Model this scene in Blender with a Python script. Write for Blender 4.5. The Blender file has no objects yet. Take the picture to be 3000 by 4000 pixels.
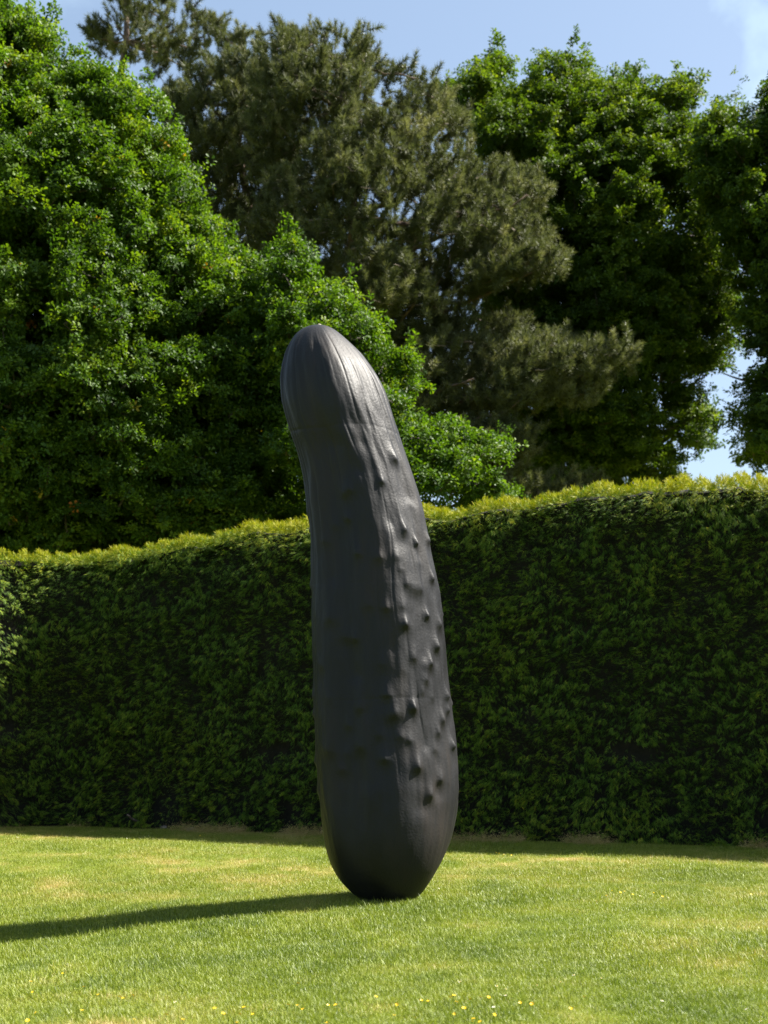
import bpy, math, random
import numpy as np
from mathutils import Vector

# ------------------------------------------------------------------ camera, sky, sun, exposure
SC = bpy.context.scene
COL = SC.collection
CAM_H, FPX, HOR = 1.3, 5000.0, 2880.0          # eye height, focal length and horizon in photo pixels

cd = bpy.data.cameras.new('camera')
cam = bpy.data.objects.new('camera', cd)
COL.objects.link(cam)
cam.location = (0, 0, CAM_H)
cam.rotation_euler = (math.radians(90), 0, 0)
cd.sensor_fit = 'VERTICAL'
cd.sensor_height = 32.0
cd.lens = 40.0
cd.shift_y = (HOR - 2000.0) / 4000.0
cd.clip_start = 0.1
cd.clip_end = 6000
cd.dof.use_dof = True
cd.dof.focus_distance = 10.2
cd.dof.aperture_fstop = 2.3
SC.camera = cam

SUN_E = math.radians(51.0)
SUN_AZ = math.radians(80.0)                    # clockwise from +Y, the viewing direction
S = Vector((math.sin(SUN_AZ) * math.cos(SUN_E), math.cos(SUN_AZ) * math.cos(SUN_E), math.sin(SUN_E)))

W = bpy.data.worlds.new('World')
SC.world = W
W.use_nodes = True
wn, wl = W.node_tree.nodes, W.node_tree.links
wn.clear()
wo = wn.new('ShaderNodeOutputWorld')
bg = wn.new('ShaderNodeBackground')
sky = wn.new('ShaderNodeTexSky')
sky.sky_type = 'NISHITA'
sky.sun_disc = False
sky.sun_elevation = SUN_E
sky.sun_rotation = SUN_AZ
sky.altitude = 100
sky.air_density = 1.0
sky.dust_density = 2.0
sky.ozone_density = 0.35
bg.inputs['Strength'].default_value = 0.054
# soft fair-weather clouds, spread over the whole sky
tc = wn.new('ShaderNodeTexCoord')
mp = wn.new('ShaderNodeMapping')
mp.inputs['Scale'].default_value = (1.0, 1.0, 2.2)
mp.inputs['Location'].default_value = (0.37, 0.10, 0.2)
nz = wn.new('ShaderNodeTexNoise')
nz.inputs['Scale'].default_value = 3.2
nz.inputs['Detail'].default_value = 8
nz.inputs['Roughness'].default_value = 0.55
ramp = wn.new('ShaderNodeValToRGB')
ramp.color_ramp.elements[0].position = 0.56
ramp.color_ramp.elements[1].position = 0.85
ramp.color_ramp.elements[0].color = (0.18, 0.18, 0.18, 1)      # thin high veil
mixc = wn.new('ShaderNodeMix')
mixc.data_type = 'RGBA'
mixc.inputs['B'].default_value = (4.0, 5.3, 6.4, 1)
wl.new(tc.outputs['Generated'], mp.inputs['Vector'])
wl.new(mp.outputs['Vector'], nz.inputs['Vector'])
wl.new(nz.outputs['Fac'], ramp.inputs['Fac'])
# one cumulus bank low over the trees, broken up by the same noise
cdist = wn.new('ShaderNodeVectorMath'); cdist.operation = 'DISTANCE'
cdist.inputs[1].default_value = (0.262, 0.862, 0.434)
wl.new(tc.outputs['Generated'], cdist.inputs[0])
nz2 = wn.new('ShaderNodeTexNoise'); nz2.inputs['Scale'].default_value = 13; nz2.inputs['Detail'].default_value = 6
wl.new(tc.outputs['Generated'], nz2.inputs['Vector'])
nm = wn.new('ShaderNodeMath'); nm.operation = 'MULTIPLY_ADD'; nm.inputs[1].default_value = 0.22; nm.inputs[2].default_value = -0.11
wl.new(nz2.outputs['Fac'], nm.inputs[0])
na_ = wn.new('ShaderNodeMath'); na_.operation = 'ADD'
wl.new(cdist.outputs['Value'], na_.inputs[0]); wl.new(nm.outputs[0], na_.inputs[1])
cr = wn.new('ShaderNodeMapRange'); cr.interpolation_type = 'SMOOTHSTEP'
cr.inputs['From Min'].default_value = 0.064; cr.inputs['From Max'].default_value = 0.004
cr.inputs['To Min'].default_value = 0.0; cr.inputs['To Max'].default_value = 0.7
wl.new(na_.outputs[0], cr.inputs['Value'])
mxm = wn.new('ShaderNodeMath'); mxm.operation = 'MAXIMUM'
wl.new(ramp.outputs['Color'], mxm.inputs[0]); wl.new(cr.outputs['Result'], mxm.inputs[1])
wl.new(mxm.outputs[0], mixc.inputs['Factor'])
wl.new(sky.outputs['Color'], mixc.inputs['A'])
wl.new(mixc.outputs['Result'], bg.inputs['Color'])
wl.new(bg.outputs['Background'], wo.inputs['Surface'])

sl = bpy.data.lights.new('sun', 'SUN')
sl.energy = 5.0
sl.angle = math.radians(0.53)
sl.color = (1.0, 0.95, 0.86)
sun = bpy.data.objects.new('sun', sl)
COL.objects.link(sun)
sun.rotation_euler = S.to_track_quat('Z', 'Y').to_euler()
sun.location = (20, 15, 30)

SC.view_settings.view_transform = 'Standard'
SC.view_settings.look = 'None'
SC.view_settings.exposure = 1.92
SC.view_settings.gamma = 1.0
SC.view_settings.use_curve_mapping = False
SC.render.engine = 'CYCLES'
cy = SC.cycles
cy.max_bounces = 4
cy.diffuse_bounces = 2
cy.glossy_bounces = 2
cy.transmission_bounces = 3
cy.transparent_max_bounces = 4
cy.sample_clamp_indirect = 4.0
cy.use_denoising = True
cy.denoising_prefilter = 'NONE'
cy.caustics_reflective = False
cy.caustics_refractive = False

RNG = np.random.default_rng(7)

# ------------------------------------------------------------------ helpers
def px(x, y, Y):
    """photo pixel at distance Y -> point"""
    return np.array([(x - 1500.0) / FPX * Y, Y, CAM_H - (y - HOR) / FPX * Y])

def gpx(x, y):
    """photo pixel on the ground -> point"""
    Y = CAM_H * FPX / (y - HOR)
    for _ in range(3):
        p = px(x, y, Y)
        Y = (CAM_H - ground_z(p[0], p[1])) * FPX / (y - HOR)
    p = px(x, y, Y)
    return np.array([p[0], p[1], float(ground_z(p[0], p[1]))])

def hash3(ix, iy, iz, seed=0):
    h = (ix.astype(np.int64) * 374761393 + iy.astype(np.int64) * 668265263 + iz.astype(np.int64) * 2147483647 + seed * 974634777) & 0xffffffff
    h = ((h ^ (h >> 13)) * 1274126177) & 0xffffffff
    h = ((h ^ (h >> 16)) * 2246822519) & 0xffffffff
    return ((h ^ (h >> 15)) & 0xffffff) / float(0xffffff)

def vnoise(x, y, z=0.0, seed=0):
    x, y, z = np.broadcast_arrays(np.asarray(x, float), np.asarray(y, float), np.asarray(z, float))
    ix, iy, iz = np.floor(x), np.floor(y), np.floor(z)
    fx, fy, fz = x - ix, y - iy, z - iz
    fx, fy, fz = [f * f * (3 - 2 * f) for f in (fx, fy, fz)]
    r = 0
    for dx in (0, 1):
        for dy in (0, 1):
            for dz in (0, 1):
                r = r + hash3(ix + dx, iy + dy, iz + dz, seed) * (fx if dx else 1 - fx) * (fy if dy else 1 - fy) * (fz if dz else 1 - fz)
    return r

def fbm(x, y, z=0.0, seed=0, oct=3):
    r, a, t = 0, 1.0, 0
    for k in range(oct):
        f = 2.0 ** k
        r = r + a * vnoise(np.asarray(x) * f, np.asarray(y) * f, np.asarray(z) * f, seed + k * 17)
        t += a
        a *= 0.5
    return r / t

def mesh_obj(name, verts, faces, mat, parent=None, smooth=False, attrs=None):
    me = bpy.data.meshes.new(name)
    me.from_pydata([tuple(v) for v in np.asarray(verts, float)], [], [tuple(int(i) for i in f) for f in faces])
    if mat is not None:
        for m in (mat if isinstance(mat, (list, tuple)) else [mat]):
            me.materials.append(m)
    if smooth:
        me.polygons.foreach_set('use_smooth', [True] * len(me.polygons))
    for k, v in (attrs or {}).items():
        a = me.attributes.new(k, 'FLOAT', 'POINT')
        a.data.foreach_set('value', np.asarray(v, np.float32))
    me.update()
    o = bpy.data.objects.new(name, me)
    COL.objects.link(o)
    o.parent = parent
    return o

def tag(o, label=None, cat=None, group=None, kind=None):
    if label: o['label'] = label
    if cat: o['category'] = cat
    if group: o['group'] = group
    if kind: o['kind'] = kind
    return o

def empty(name, loc):
    o = bpy.data.objects.new(name, None)
    COL.objects.link(o)
    o.location = [float(v) for v in loc]
    o.empty_display_size = 0.3
    return o

# ------------------------------------------------------------------ materials
def new_mat(name):
    m = bpy.data.materials.new(name)
    m.use_nodes = True
    nt = m.node_tree
    b = nt.nodes['Principled BSDF']
    return m, nt, b

def ramp_node(nt, stops):
    r = nt.nodes.new('ShaderNodeValToRGB')
    e = r.color_ramp.elements
    while len(e) < len(stops):
        e.new(0.5)
    for k, (p, c) in enumerate(stops):
        e[k].position = p
        e[k].color = (*c, 1)
    return r

def leaf_mat(name, stops, rough=0.45, trans=0.35, tcol=(1.25, 1.35, 0.5), spec=0.5):
    """leaf: colour from each cluster's own tint, part of the light passes through"""
    m, nt, b = new_mat(name)
    at = nt.nodes.new('ShaderNodeAttribute')
    at.attribute_type = 'INSTANCER'
    at.attribute_name = 'tint'
    r = ramp_node(nt, stops)
    nt.links.new(at.outputs['Fac'], r.inputs['Fac'])
    nt.links.new(r.outputs['Color'], b.inputs['Base Color'])
    b.inputs['Roughness'].default_value = rough
    b.inputs['Specular IOR Level'].default_value = spec
    if trans > 0:
        t = nt.nodes.new('ShaderNodeBsdfTranslucent')
        mul = nt.nodes.new('ShaderNodeMix')
        mul.data_type = 'RGBA'
        mul.blend_type = 'MULTIPLY'
        mul.inputs['Factor'].default_value = 1.0
        mul.inputs['B'].default_value = (*tcol, 1)
        nt.links.new(r.outputs['Color'], mul.inputs['A'])
        nt.links.new(mul.outputs['Result'], t.inputs['Color'])
        mx = nt.nodes.new('ShaderNodeMixShader')
        mx.inputs['Fac'].default_value = trans
        nt.links.new(b.outputs['BSDF'], mx.inputs[1])
        nt.links.new(t.outputs['BSDF'], mx.inputs[2])
        nt.links.new(mx.outputs['Shader'], nt.nodes['Material Output'].inputs['Surface'])
    return m

def plain_mat(name, col, rough=0.8, noise=0.0, scale=8.0, col2=None):
    m, nt, b = new_mat(name)
    b.inputs['Roughness'].default_value = rough
    if col2 is None:
        b.inputs['Base Color'].default_value = (*col, 1)
    else:
        t = nt.nodes.new('ShaderNodeTexCoord')
        n = nt.nodes.new('ShaderNodeTexNoise')
        n.inputs['Scale'].default_value = scale
        n.inputs['Detail'].default_value = 6
        r = ramp_node(nt, [(0.35, col), (0.68, col2)])
        nt.links.new(t.outputs['Object'], n.inputs['Vector'])
        nt.links.new(n.outputs['Fac'], r.inputs['Fac'])
        nt.links.new(r.outputs['Color'], b.inputs['Base Color'])
        bp = nt.nodes.new('ShaderNodeBump')
        bp.inputs['Strength'].default_value = 0.5
        bp.inputs['Distance'].default_value = 0.03
        nt.links.new(n.outputs['Fac'], bp.inputs['Height'])
        nt.links.new(bp.outputs['Normal'], b.inputs['Normal'])
    return m

M_OAK = leaf_mat('oak_leaf', [(0.0, (0.022, 0.052, 0.006)), (0.55, (0.060, 0.120, 0.009)), (0.90, (0.125, 0.195, 0.012)), (0.955, (0.17, 0.21, 0.012)), (0.985, (0.42, 0.25, 0.02)), (1.0, (0.42, 0.13, 0.03))], rough=0.55, trans=0.42, tcol=(1.3, 1.35, 0.4), spec=0.32)
M_OAKD = leaf_mat('dark_oak_leaf', [(0.0, (0.020, 0.044, 0.005)), (0.6, (0.062, 0.114, 0.010)), (1.0, (0.14, 0.19, 0.015))], rough=0.55, trans=0.42, tcol=(1.35, 1.3, 0.45), spec=0.28)
M_PINE = leaf_mat('pine_needle', [(0.0, (0.036, 0.045, 0.018)), (0.6, (0.098, 0.110, 0.045)), (1.0, (0.19, 0.188, 0.088))], rough=0.55, trans=0.32, tcol=(1.1, 1.15, 0.65), spec=.25)
M_YEW = leaf_mat('yew_needle', [(0.0, (0.018, 0.044, 0.005)), (0.45, (0.074, 0.146, 0.007)), (0.7, (0.15, 0.21, 0.009)), (1.0, (0.34, 0.32, 0.012))], rough=0.58, trans=0.25, spec=0.3)
M_GRASS = leaf_mat('grass_blade', [(0.0, (0.085, 0.132, 0.007)), (0.35, (0.188, 0.234, 0.014)), (0.58, (0.24, 0.26, 0.035)), (0.80, (0.38, 0.31, 0.095)), (1.0, (0.48, 0.35, 0.15))], rough=0.5, trans=0.30, tcol=(1.1, 1.15, 0.6))
M_BARK = plain_mat('oak_bark', (0.030, 0.025, 0.018), 0.9, col2=(0.085, 0.070, 0.052), scale=6)
M_PBARK = plain_mat('pine_bark', (0.060, 0.038, 0.028), 0.9, col2=(0.19, 0.125, 0.09), scale=5)
M_TWIG = plain_mat('twig_bark', (0.08, 0.06, 0.045), 0.9, col2=(0.22, 0.17, 0.13), scale=9)
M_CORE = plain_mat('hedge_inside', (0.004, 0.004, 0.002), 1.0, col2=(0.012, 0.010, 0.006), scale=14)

# ------------------------------------------------------------------ scattering (for stuff only)
def proto_collection(name, meshes, mat):
    c = bpy.data.collections.new(name)
    for k, (v, f) in enumerate(meshes):
        me = bpy.data.meshes.new(name + '_piece')
        me.from_pydata([tuple(p) for p in v], [], [tuple(q) for q in f])
        me.materials.append(mat)
        o = bpy.data.objects.new('%s_piece_%02d' % (name, k), me)
        c.objects.link(o)
    return c

def scatter_group(coll):
    ng = bpy.data.node_groups.new('scatter_' + coll.name, 'GeometryNodeTree')
    ng.interface.new_socket('Geometry', in_out='INPUT', socket_type='NodeSocketGeometry')
    ng.interface.new_socket('Geometry', in_out='OUTPUT', socket_type='NodeSocketGeometry')
    n, l = ng.nodes, ng.links
    gi, go = n.new('NodeGroupInput'), n.new('NodeGroupOutput')
    ci = n.new('GeometryNodeCollectionInfo')
    ci.inputs['Collection'].default_value = coll
    ci.inputs['Separate Children'].default_value = True
    ci.inputs['Reset Children'].default_value = True
    ip = n.new('GeometryNodeInstanceOnPoints')
    ip.inputs['Pick Instance'].default_value = True
    def attr(nm, ty):
        a = n.new('GeometryNodeInputNamedAttribute')
        a.data_type = ty
        a.inputs['Name'].default_value = nm
        return [o for o in a.outputs if o.enabled and o.name == 'Attribute'][0]
    l.new(gi.outputs[0], ip.inputs['Points'])
    l.new(ci.outputs[0], ip.inputs['Instance'])
    l.new(attr('kind_id', 'INT'), ip.inputs['Instance Index'])
    l.new(attr('rot', 'FLOAT_VECTOR'), ip.inputs['Rotation'])
    l.new(attr('size', 'FLOAT'), ip.inputs['Scale'])
    l.new(ip.outputs[0], go.inputs[0])
    return ng

GROUPS = {}
def scatter(name, pts, rot, size, tint, coll, parent=None):
    n = len(pts)
    me = bpy.data.meshes.new(name)
    me.vertices.add(n)
    me.vertices.foreach_set('co', np.ascontiguousarray(pts, dtype=np.float32).ravel())
    a = me.attributes.new('rot', 'FLOAT_VECTOR', 'POINT')
    a.data.foreach_set('vector', np.ascontiguousarray(rot, dtype=np.float32).ravel())
    a = me.attributes.new('size', 'FLOAT', 'POINT')
    a.data.foreach_set('value', np.asarray(size, np.float32))
    a = me.attributes.new('tint', 'FLOAT', 'POINT')
    a.data.foreach_set('value', np.clip(np.asarray(tint, np.float32), 0, 1))
    a = me.attributes.new('kind_id', 'INT', 'POINT')
    a.data.foreach_set('value', RNG.integers(0, len(coll.objects), n).astype(np.int32))
    o = bpy.data.objects.new(name, me)
    COL.objects.link(o)
    o.parent = parent
    if coll.name not in GROUPS:
        GROUPS[coll.name] = scatter_group(coll)
    md = o.modifiers.new('scatter', 'NODES')
    md.node_group = GROUPS[coll.name]
    o['kind'] = 'stuff'
    return o

def axis_rot(d, spin):
    """Euler XYZ turning local +Z onto d after a spin about Z (vectorised)"""
    d = d / np.linalg.norm(d, axis=1, keepdims=True)
    th = np.arccos(np.clip(d[:, 2], -1, 1))
    ph = np.arctan2(d[:, 1], d[:, 0])
    # R = Rz(ph) Ry(th) Rz(spin)  -> Euler XYZ (Rz Ry Rx)
    c1, s1, c2, s2, c3, s3 = np.cos(ph), np.sin(ph), np.cos(th), np.sin(th), np.cos(spin), np.sin(spin)
    r00 = c1 * c2 * c3 - s1 * s3
    r10 = s1 * c2 * c3 + c1 * s3
    r20 = -s2 * c3
    r21 = s2 * s3
    r22 = c2
    return np.stack([np.arctan2(r21, r22), np.arcsin(np.clip(-r20, -1, 1)), np.arctan2(r10, r00)], 1)

def unit(v):
    return v / np.maximum(np.linalg.norm(v, axis=-1, keepdims=True), 1e-9)

def rand_dirs(n):
    return unit(RNG.normal(size=(n, 3)))

# leaf-sized pieces
def oak_rosette(seed, nleaf=9, L=0.082, Wd=0.050):
    r = np.random.default_rng(seed)
    V, F = [], []
    for k in range(nleaf):
        az = k * 2.399 + r.uniform(-.4, .4)
        el = r.uniform(-0.25, 0.9)
        l, w = L * r.uniform(.75, 1.2), Wd * r.uniform(.8, 1.2)
        d = np.array([math.cos(az) * math.cos(el), math.sin(az) * math.cos(el), math.sin(el)])
        s = unit(np.cross(d, [0, 0, 1]) + r.normal(size=3) * .25)
        u = np.cross(s, d)
        o = d * r.uniform(0.0, .05) + np.array([0, 0, r.uniform(-.05, .05)])
        def P(a, b, c):
            V.append(o + d * a * l + s * b * w + u * c * l)
            return len(V) - 1
        curl = r.uniform(-.25, .05)
        b0 = P(0, 0, 0); t = P(1, 0, curl)
        l1 = P(.35, .30, .08); l2 = P(.72, .5, .06 + curl * .5)
        r1 = P(.35, -.30, .08); r2 = P(.72, -.5, .06 + curl * .5)
        F.append((b0, l1, l2, t)); F.append((b0, t, r2, r1))
    return V, F

def pine_shoot(seed, n=84):
    """upright plume: stiff needles all round a stem, closing over the bud"""
    r = np.random.default_rng(seed)
    V, F = [], []
    H = r.uniform(.14, .24)
    for k in range(n):
        t = (k + r.uniform()) / n
        az = k * 2.399 + r.uniform(-.3, .3)
        el = 0.05 + 1.0 * t ** 1.3 + r.uniform(-.25, .25)
        l = r.uniform(.085, .125)
        d = np.array([math.cos(az) * math.cos(el), math.sin(az) * math.cos(el), math.sin(el)])
        s = unit(np.cross(d, r.normal(size=3))) * 0.0062
        o = np.array([0, 0, t * H])
        i = len(V)
        V += [o - s, o + s, o + d * l]
        F.append((i, i + 1, i + 2))
    i = len(V)
    for a in range(3):
        an = a * 2.094
        V.append(np.array([.006 * math.cos(an), .006 * math.sin(an), -.08]))
    V.append(np.array([0, 0, H + .05]))
    F += [(i, i + 1, i + 3), (i + 1, i + 2, i + 3), (i + 2, i, i + 3)]
    return V, F

def yew_spray(seed):
    """flat spray along +Z with comb-like needles in the X-Z plane, side twigs"""
    r = np.random.default_rng(seed)
    V, F = [], []
    def twig(o, ang, L, bend):
        npair = max(5, int(L / 0.0085))
        for k in range(npair):
            t = (k + .5) / npair
            a = ang + bend * t
            p = o + np.array([math.sin(ang + bend * t * .5), -0.35 * t * t * 0.5, math.cos(ang + bend * t * .5)]) * L * t
            for sd in (-1, 1):
                na = a + sd * r.uniform(.75, 1.1) * (1 - .35 * t)
                l = (0.019 + .004 * r.uniform(-1, 1)) * (1 - .35 * t * t)
                d = np.array([math.sin(na), r.uniform(-.3, .35), math.cos(na)])
                w = np.array([math.cos(na), 0, -math.sin(na)]) * .0024
                i = len(V)
                V.extend([p - w, p + w, p + d * l])
                F.append((i, i + 1, i + 2))
    twig(np.zeros(3), r.uniform(-.1, .1), .135, r.uniform(-.25, .25))
    for sd in (-1, 1):
        if r.uniform() < .85:
            twig(np.array([0, -.002, .02 + .02 * r.uniform()]), sd * r.uniform(.35, .65), .075 * r.uniform(.6, 1.1), -sd * .3)
    if r.uniform() < .6:
        twig(np.array([0, -.006, .055]), r.choice([-1, 1]) * r.uniform(.4, .7), .05, 0)
    return V, F

def grass_tuft(seed, n=22, h=0.039, spread=0.045):
    r = np.random.default_rng(seed)
    V, F = [], []
    for k in range(n):
        p = np.array([*(r.normal(size=2) * spread), -0.004])
        az = r.uniform(0, 6.283)
        lean = abs(r.normal()) * .55 + .1
        L = h * r.uniform(.55, 1.25)
        d = np.array([math.cos(az) * math.sin(lean), math.sin(az) * math.sin(lean), math.cos(lean)])
        d2 = unit(d + np.array([math.cos(az), math.sin(az), -.3]) * r.uniform(.1, .6))
        s = np.array([-math.sin(az + r.uniform(-1, 1)), math.cos(az), 0]) * r.uniform(.0009, .0018)
        m = p + d * L * .55
        i = len(V)
        V += [p - s, p + s, m + s * .8, m - s * .8, m + d2 * L * .5]
        F += [(i, i + 1, i + 2, i + 3), (i + 3, i + 2, i + 4)]
    return V, F

C_OAK = proto_collection('oak_leaves', [oak_rosette(k) for k in range(6)], M_OAK)
C_OAKD = proto_collection('dark_oak_leaves', [oak_rosette(k + 20) for k in range(6)], M_OAKD)
C_PINE = proto_collection('pine_shoots', [pine_shoot(k) for k in range(5)], M_PINE)
C_YEW = proto_collection('yew_sprays', [yew_spray(k) for k in range(8)], M_YEW)
C_GRASS = proto_collection('grass_tufts', [grass_tuft(k) for k in range(8)], M_GRASS)

# ------------------------------------------------------------------ ground
def ground_z(x, y):
    x, y = np.asarray(x, float), np.asarray(y, float)
    dip = -0.33 * np.exp(-(((x + 4.2) / 2.6) ** 2 + ((y - 9.0) / 3.2) ** 2))
    und = 0.05 * (fbm(x * .35 + 5, y * .35, 0, 3, 2) - .5) + 0.018 * (vnoise(x * 1.7, y * 1.7, 0, 9) - .5)
    near = np.exp(-((x - .05) ** 2 + (y - 10.3) ** 2) / 0.9)
    return (dip + und) * (1 - near)

def dryness(x, y):
    """0 fresh green .. 1 straw; mown lawn patches"""
    a = fbm(x * .55 + 3, y * .34 + 1, 0, 21, 3)
    b = fbm(x * 1.6, y * 1.25, 0, 31, 3)
    c2 = fbm(x * 3.2 + 9, y * 3.6, 0, 33, 3)
    d = 0.16 + 0.34 * np.clip((a - .36) * 1.7, 0, 1) + .8 * np.clip(b - .46, 0, 1) + .55 * (c2 - .5)
    d = d + 0.16 * np.clip((y - 10.5) / 5.0, 0, 1)
    # scorched strip of clippings behind the sculpture, parallel to the hedge
    e = (y - (14.05 - 0.36 * (x - 0.6)))
    d = d + 0.30 * np.exp(-(e / 0.55) ** 2) * np.clip((x + .3) / 1.2, 0, 1) * (.4 + fbm(x * 2.2, y * 3, 0, 5, 2))
    return np.clip(d, 0, 1)

def lines(lo, hi, step, far):
    a = list(np.arange(lo, hi + 1e-6, step))
    s, v = step, hi
    up = []
    while v < far:
        s *= 1.35
        v += s
        up.append(v)
    s, v = step, lo
    dn = []
    while v > -far:
        s *= 1.35
        v -= s
        dn.append(v)
    return np.array(dn[::-1] + a + up)

xs = lines(-9, 9, 0.16, 2500)
ys = lines(3, 21, 0.16, 2500)
GX, GY = np.meshgrid(xs, ys)
fade = np.exp(-(np.maximum(np.abs(GX) - 9, 0) + np.maximum(np.abs(GY - 12) - 10, 0)) / 6.0)
GZ = ground_z(GX, GY) * fade
gv = np.stack([GX.ravel(), GY.ravel(), GZ.ravel()], 1)
nx, ny = len(xs), len(ys)
ii = np.arange((ny - 1) * (nx - 1))
i0 = (ii // (nx - 1)) * nx + ii % (nx - 1)
gf = np.stack([i0, i0 + 1, i0 + 1 + nx, i0 + nx], 1)
m, nt, b = new_mat('lawn_ground')
at = nt.nodes.new('ShaderNodeAttribute'); at.attribute_name = 'dry'
no = nt.nodes.new('ShaderNodeTexNoise'); no.inputs['Scale'].default_value = 60; no.inputs['Detail'].default_value = 5
tcg = nt.nodes.new('ShaderNodeTexCoord')
nt.links.new(tcg.outputs['Object'], no.inputs['Vector'])
ad = nt.nodes.new('ShaderNodeMath'); ad.operation = 'MULTIPLY_ADD'; ad.inputs[1].default_value = 0.5
ad2 = nt.nodes.new('ShaderNodeMath'); ad2.operation = 'ADD'; ad2.inputs[1].default_value = -0.28
nt.links.new(no.outputs['Fac'], ad.inputs[0]); nt.links.new(at.outputs['Fac'], ad.inputs[2])
nt.links.new(ad.outputs[0], ad2.inputs[0])
rg = ramp_node(nt, [(0.0, (0.045, 0.072, 0.008)), (0.45, (0.105, 0.13, 0.016)), (0.8, (0.24, 0.20, 0.07)), (1.0, (0.32, 0.24, 0.10))])
nt.links.new(ad2.outputs[0], rg.inputs['Fac']); nt.links.new(rg.outputs['Color'], b.inputs['Base Color'])
b.inputs['Roughness'].default_value = 0.95
b.inputs['Specular IOR Level'].default_value = 0.1
lawn = mesh_obj('lawn', gv, gf, m, smooth=True, attrs={'dry': dryness(gv[:, 0], gv[:, 1])})
tag(lawn, kind='structure')

# ------------------------------------------------------------------ hedge
HP = np.array([(-9.5, 12.6), (-7.2, 15.3), (-6.1, 17.1), (-5.62, 17.95), (-5.25, 18.42), (-4.75, 18.52), (-3.6, 18.15), (-0.85, 17.0), (1.8, 15.86), (4.4, 14.74), (7.2, 13.5), (10.5, 11.9)])
def smooth_path(P, n):
    seg = np.r_[0, np.cumsum(np.linalg.norm(np.diff(P, axis=0), axis=1))]
    t = np.linspace(0, seg[-1], n)
    q = np.stack([np.interp(t, seg, P[:, 0]), np.interp(t, seg, P[:, 1])], 1)
    k = np.hanning(13); k /= k.sum()
    for a in range(2):
        e = np.pad(q[:, a], 6, mode='reflect', reflect_type='odd')
        q[:, a] = np.convolve(e, k, 'valid')
    return q
NP = 420
HQ = smooth_path(HP, NP)
HT = unit(np.gradient(HQ, axis=0))
HN = np.stack([HT[:, 1], -HT[:, 0]], 1)       # pointing to the lawn side
HS = np.r_[0, np.cumsum(np.linalg.norm(np.diff(HQ, axis=0), axis=1))]
def hedge_top(s):
    x = np.interp(s, HS, HQ[:, 0])
    z = np.interp(x, [-9, -5.6, -3.7, -2.5, -1.05, .54, 1.48, 2.41, 3.4, 4.5, 10], [3.93, 3.96, 4.08, 4.20, 4.24, 4.28, 4.32, 4.40, 4.38, 4.32, 4.30])
    return z + 0.02 * (vnoise(s * 1.1, 0, 0, 77) - .5) + .016 * (vnoise(s * 3.3, 0, 0, 78) - .5) + .022 * (vnoise(s * 8.0, 0, 0, 79) - .5)

HW, BAT, RAD = 1.6, 0.28, 0.20                # thickness, batter of the face, shoulder radius
def hedge_profile(u, H):
    """u in 0..1 runs up the face, over the shoulder and back across the top -> offset inward, height, normal (out, up)"""
    Lf = H - RAD
    La = RAD * math.pi / 2
    Lt = HW - RAD - BAT
    tot = Lf + La + Lt
    d = u * tot
    out = np.zeros(u.shape + (4,))
    a = d < Lf
    out[..., 0] = np.where(a, BAT * d / Lf, 0)
    out[..., 1] = np.where(a, d, 0)
    out[..., 2] = np.where(a, 1.0, 0)
    out[..., 3] = np.where(a, 0.07, 0)
    bb = (~a) & (d < Lf + La)
    an = np.clip((d - Lf) / RAD, 0, math.pi / 2)
    out[..., 0] = np.where(bb, BAT + RAD * (1 - np.cos(an)), out[..., 0])
    out[..., 1] = np.where(bb, Lf + RAD * np.sin(an), out[..., 1])
    out[..., 2] = np.where(bb, np.cos(an), out[..., 2])
    out[..., 3] = np.where(bb, np.sin(an), out[..., 3])
    c = d >= Lf + La
    out[..., 0] = np.where(c, BAT + RAD + (d - Lf - La), out[..., 0])
    out[..., 1] = np.where(c, Lf + RAD, out[..., 1])
    out[..., 3] = np.where(c, 1.0, out[..., 3])
    return out

def hedge_relief(s, h):
    return 0.07 * (fbm(s * 3.0, h * 3.4, 0, 41, 2) - .5) + 0.08 * (vnoise(s * 1.3, h * 1.5, 0, 42) - .5) + 0.14 * (vnoise(s * .45, h * .4, 0, 43) - .5) + .14 * (vnoise(s * 4.7, h * 4.7, 0, 44) - .5) * np.clip((h - 3.4) / .5, 0, 1)

def hedge_at(s, u, sink=0.0):
    H = hedge_top(s)
    pr = hedge_profile(u, H)
    bx, by = np.interp(s, HS, HQ[:, 0]), np.interp(s, HS, HQ[:, 1])
    nx_, ny_ = np.interp(s, HS, HN[:, 0]), np.interp(s, HS, HN[:, 1])
    rel = hedge_relief(s, pr[..., 1]) * np.clip(pr[..., 1] / .4, .2, 1) * (1 - .35 * np.clip(pr[..., 3], 0, 1)) - sink * (1 - .55 * np.clip(pr[..., 3], 0, 1))
    ox = -pr[..., 0] + rel * pr[..., 2]
    p = np.stack([bx + nx_ * ox, by + ny_ * ox, pr[..., 1] + rel * pr[..., 3]], -1)
    nrm = np.stack([nx_ * pr[..., 2], ny_ * pr[..., 2], pr[..., 3]], -1)
    return p, unit(nrm), H

hedge = empty('yew_hedge', (0, 16.6, 0))
tag(hedge, 'long clipped dark green yew hedge with a sunlit yellow-green top behind the sculpture', 'hedge')
hl = Vector(hedge.location)
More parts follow.
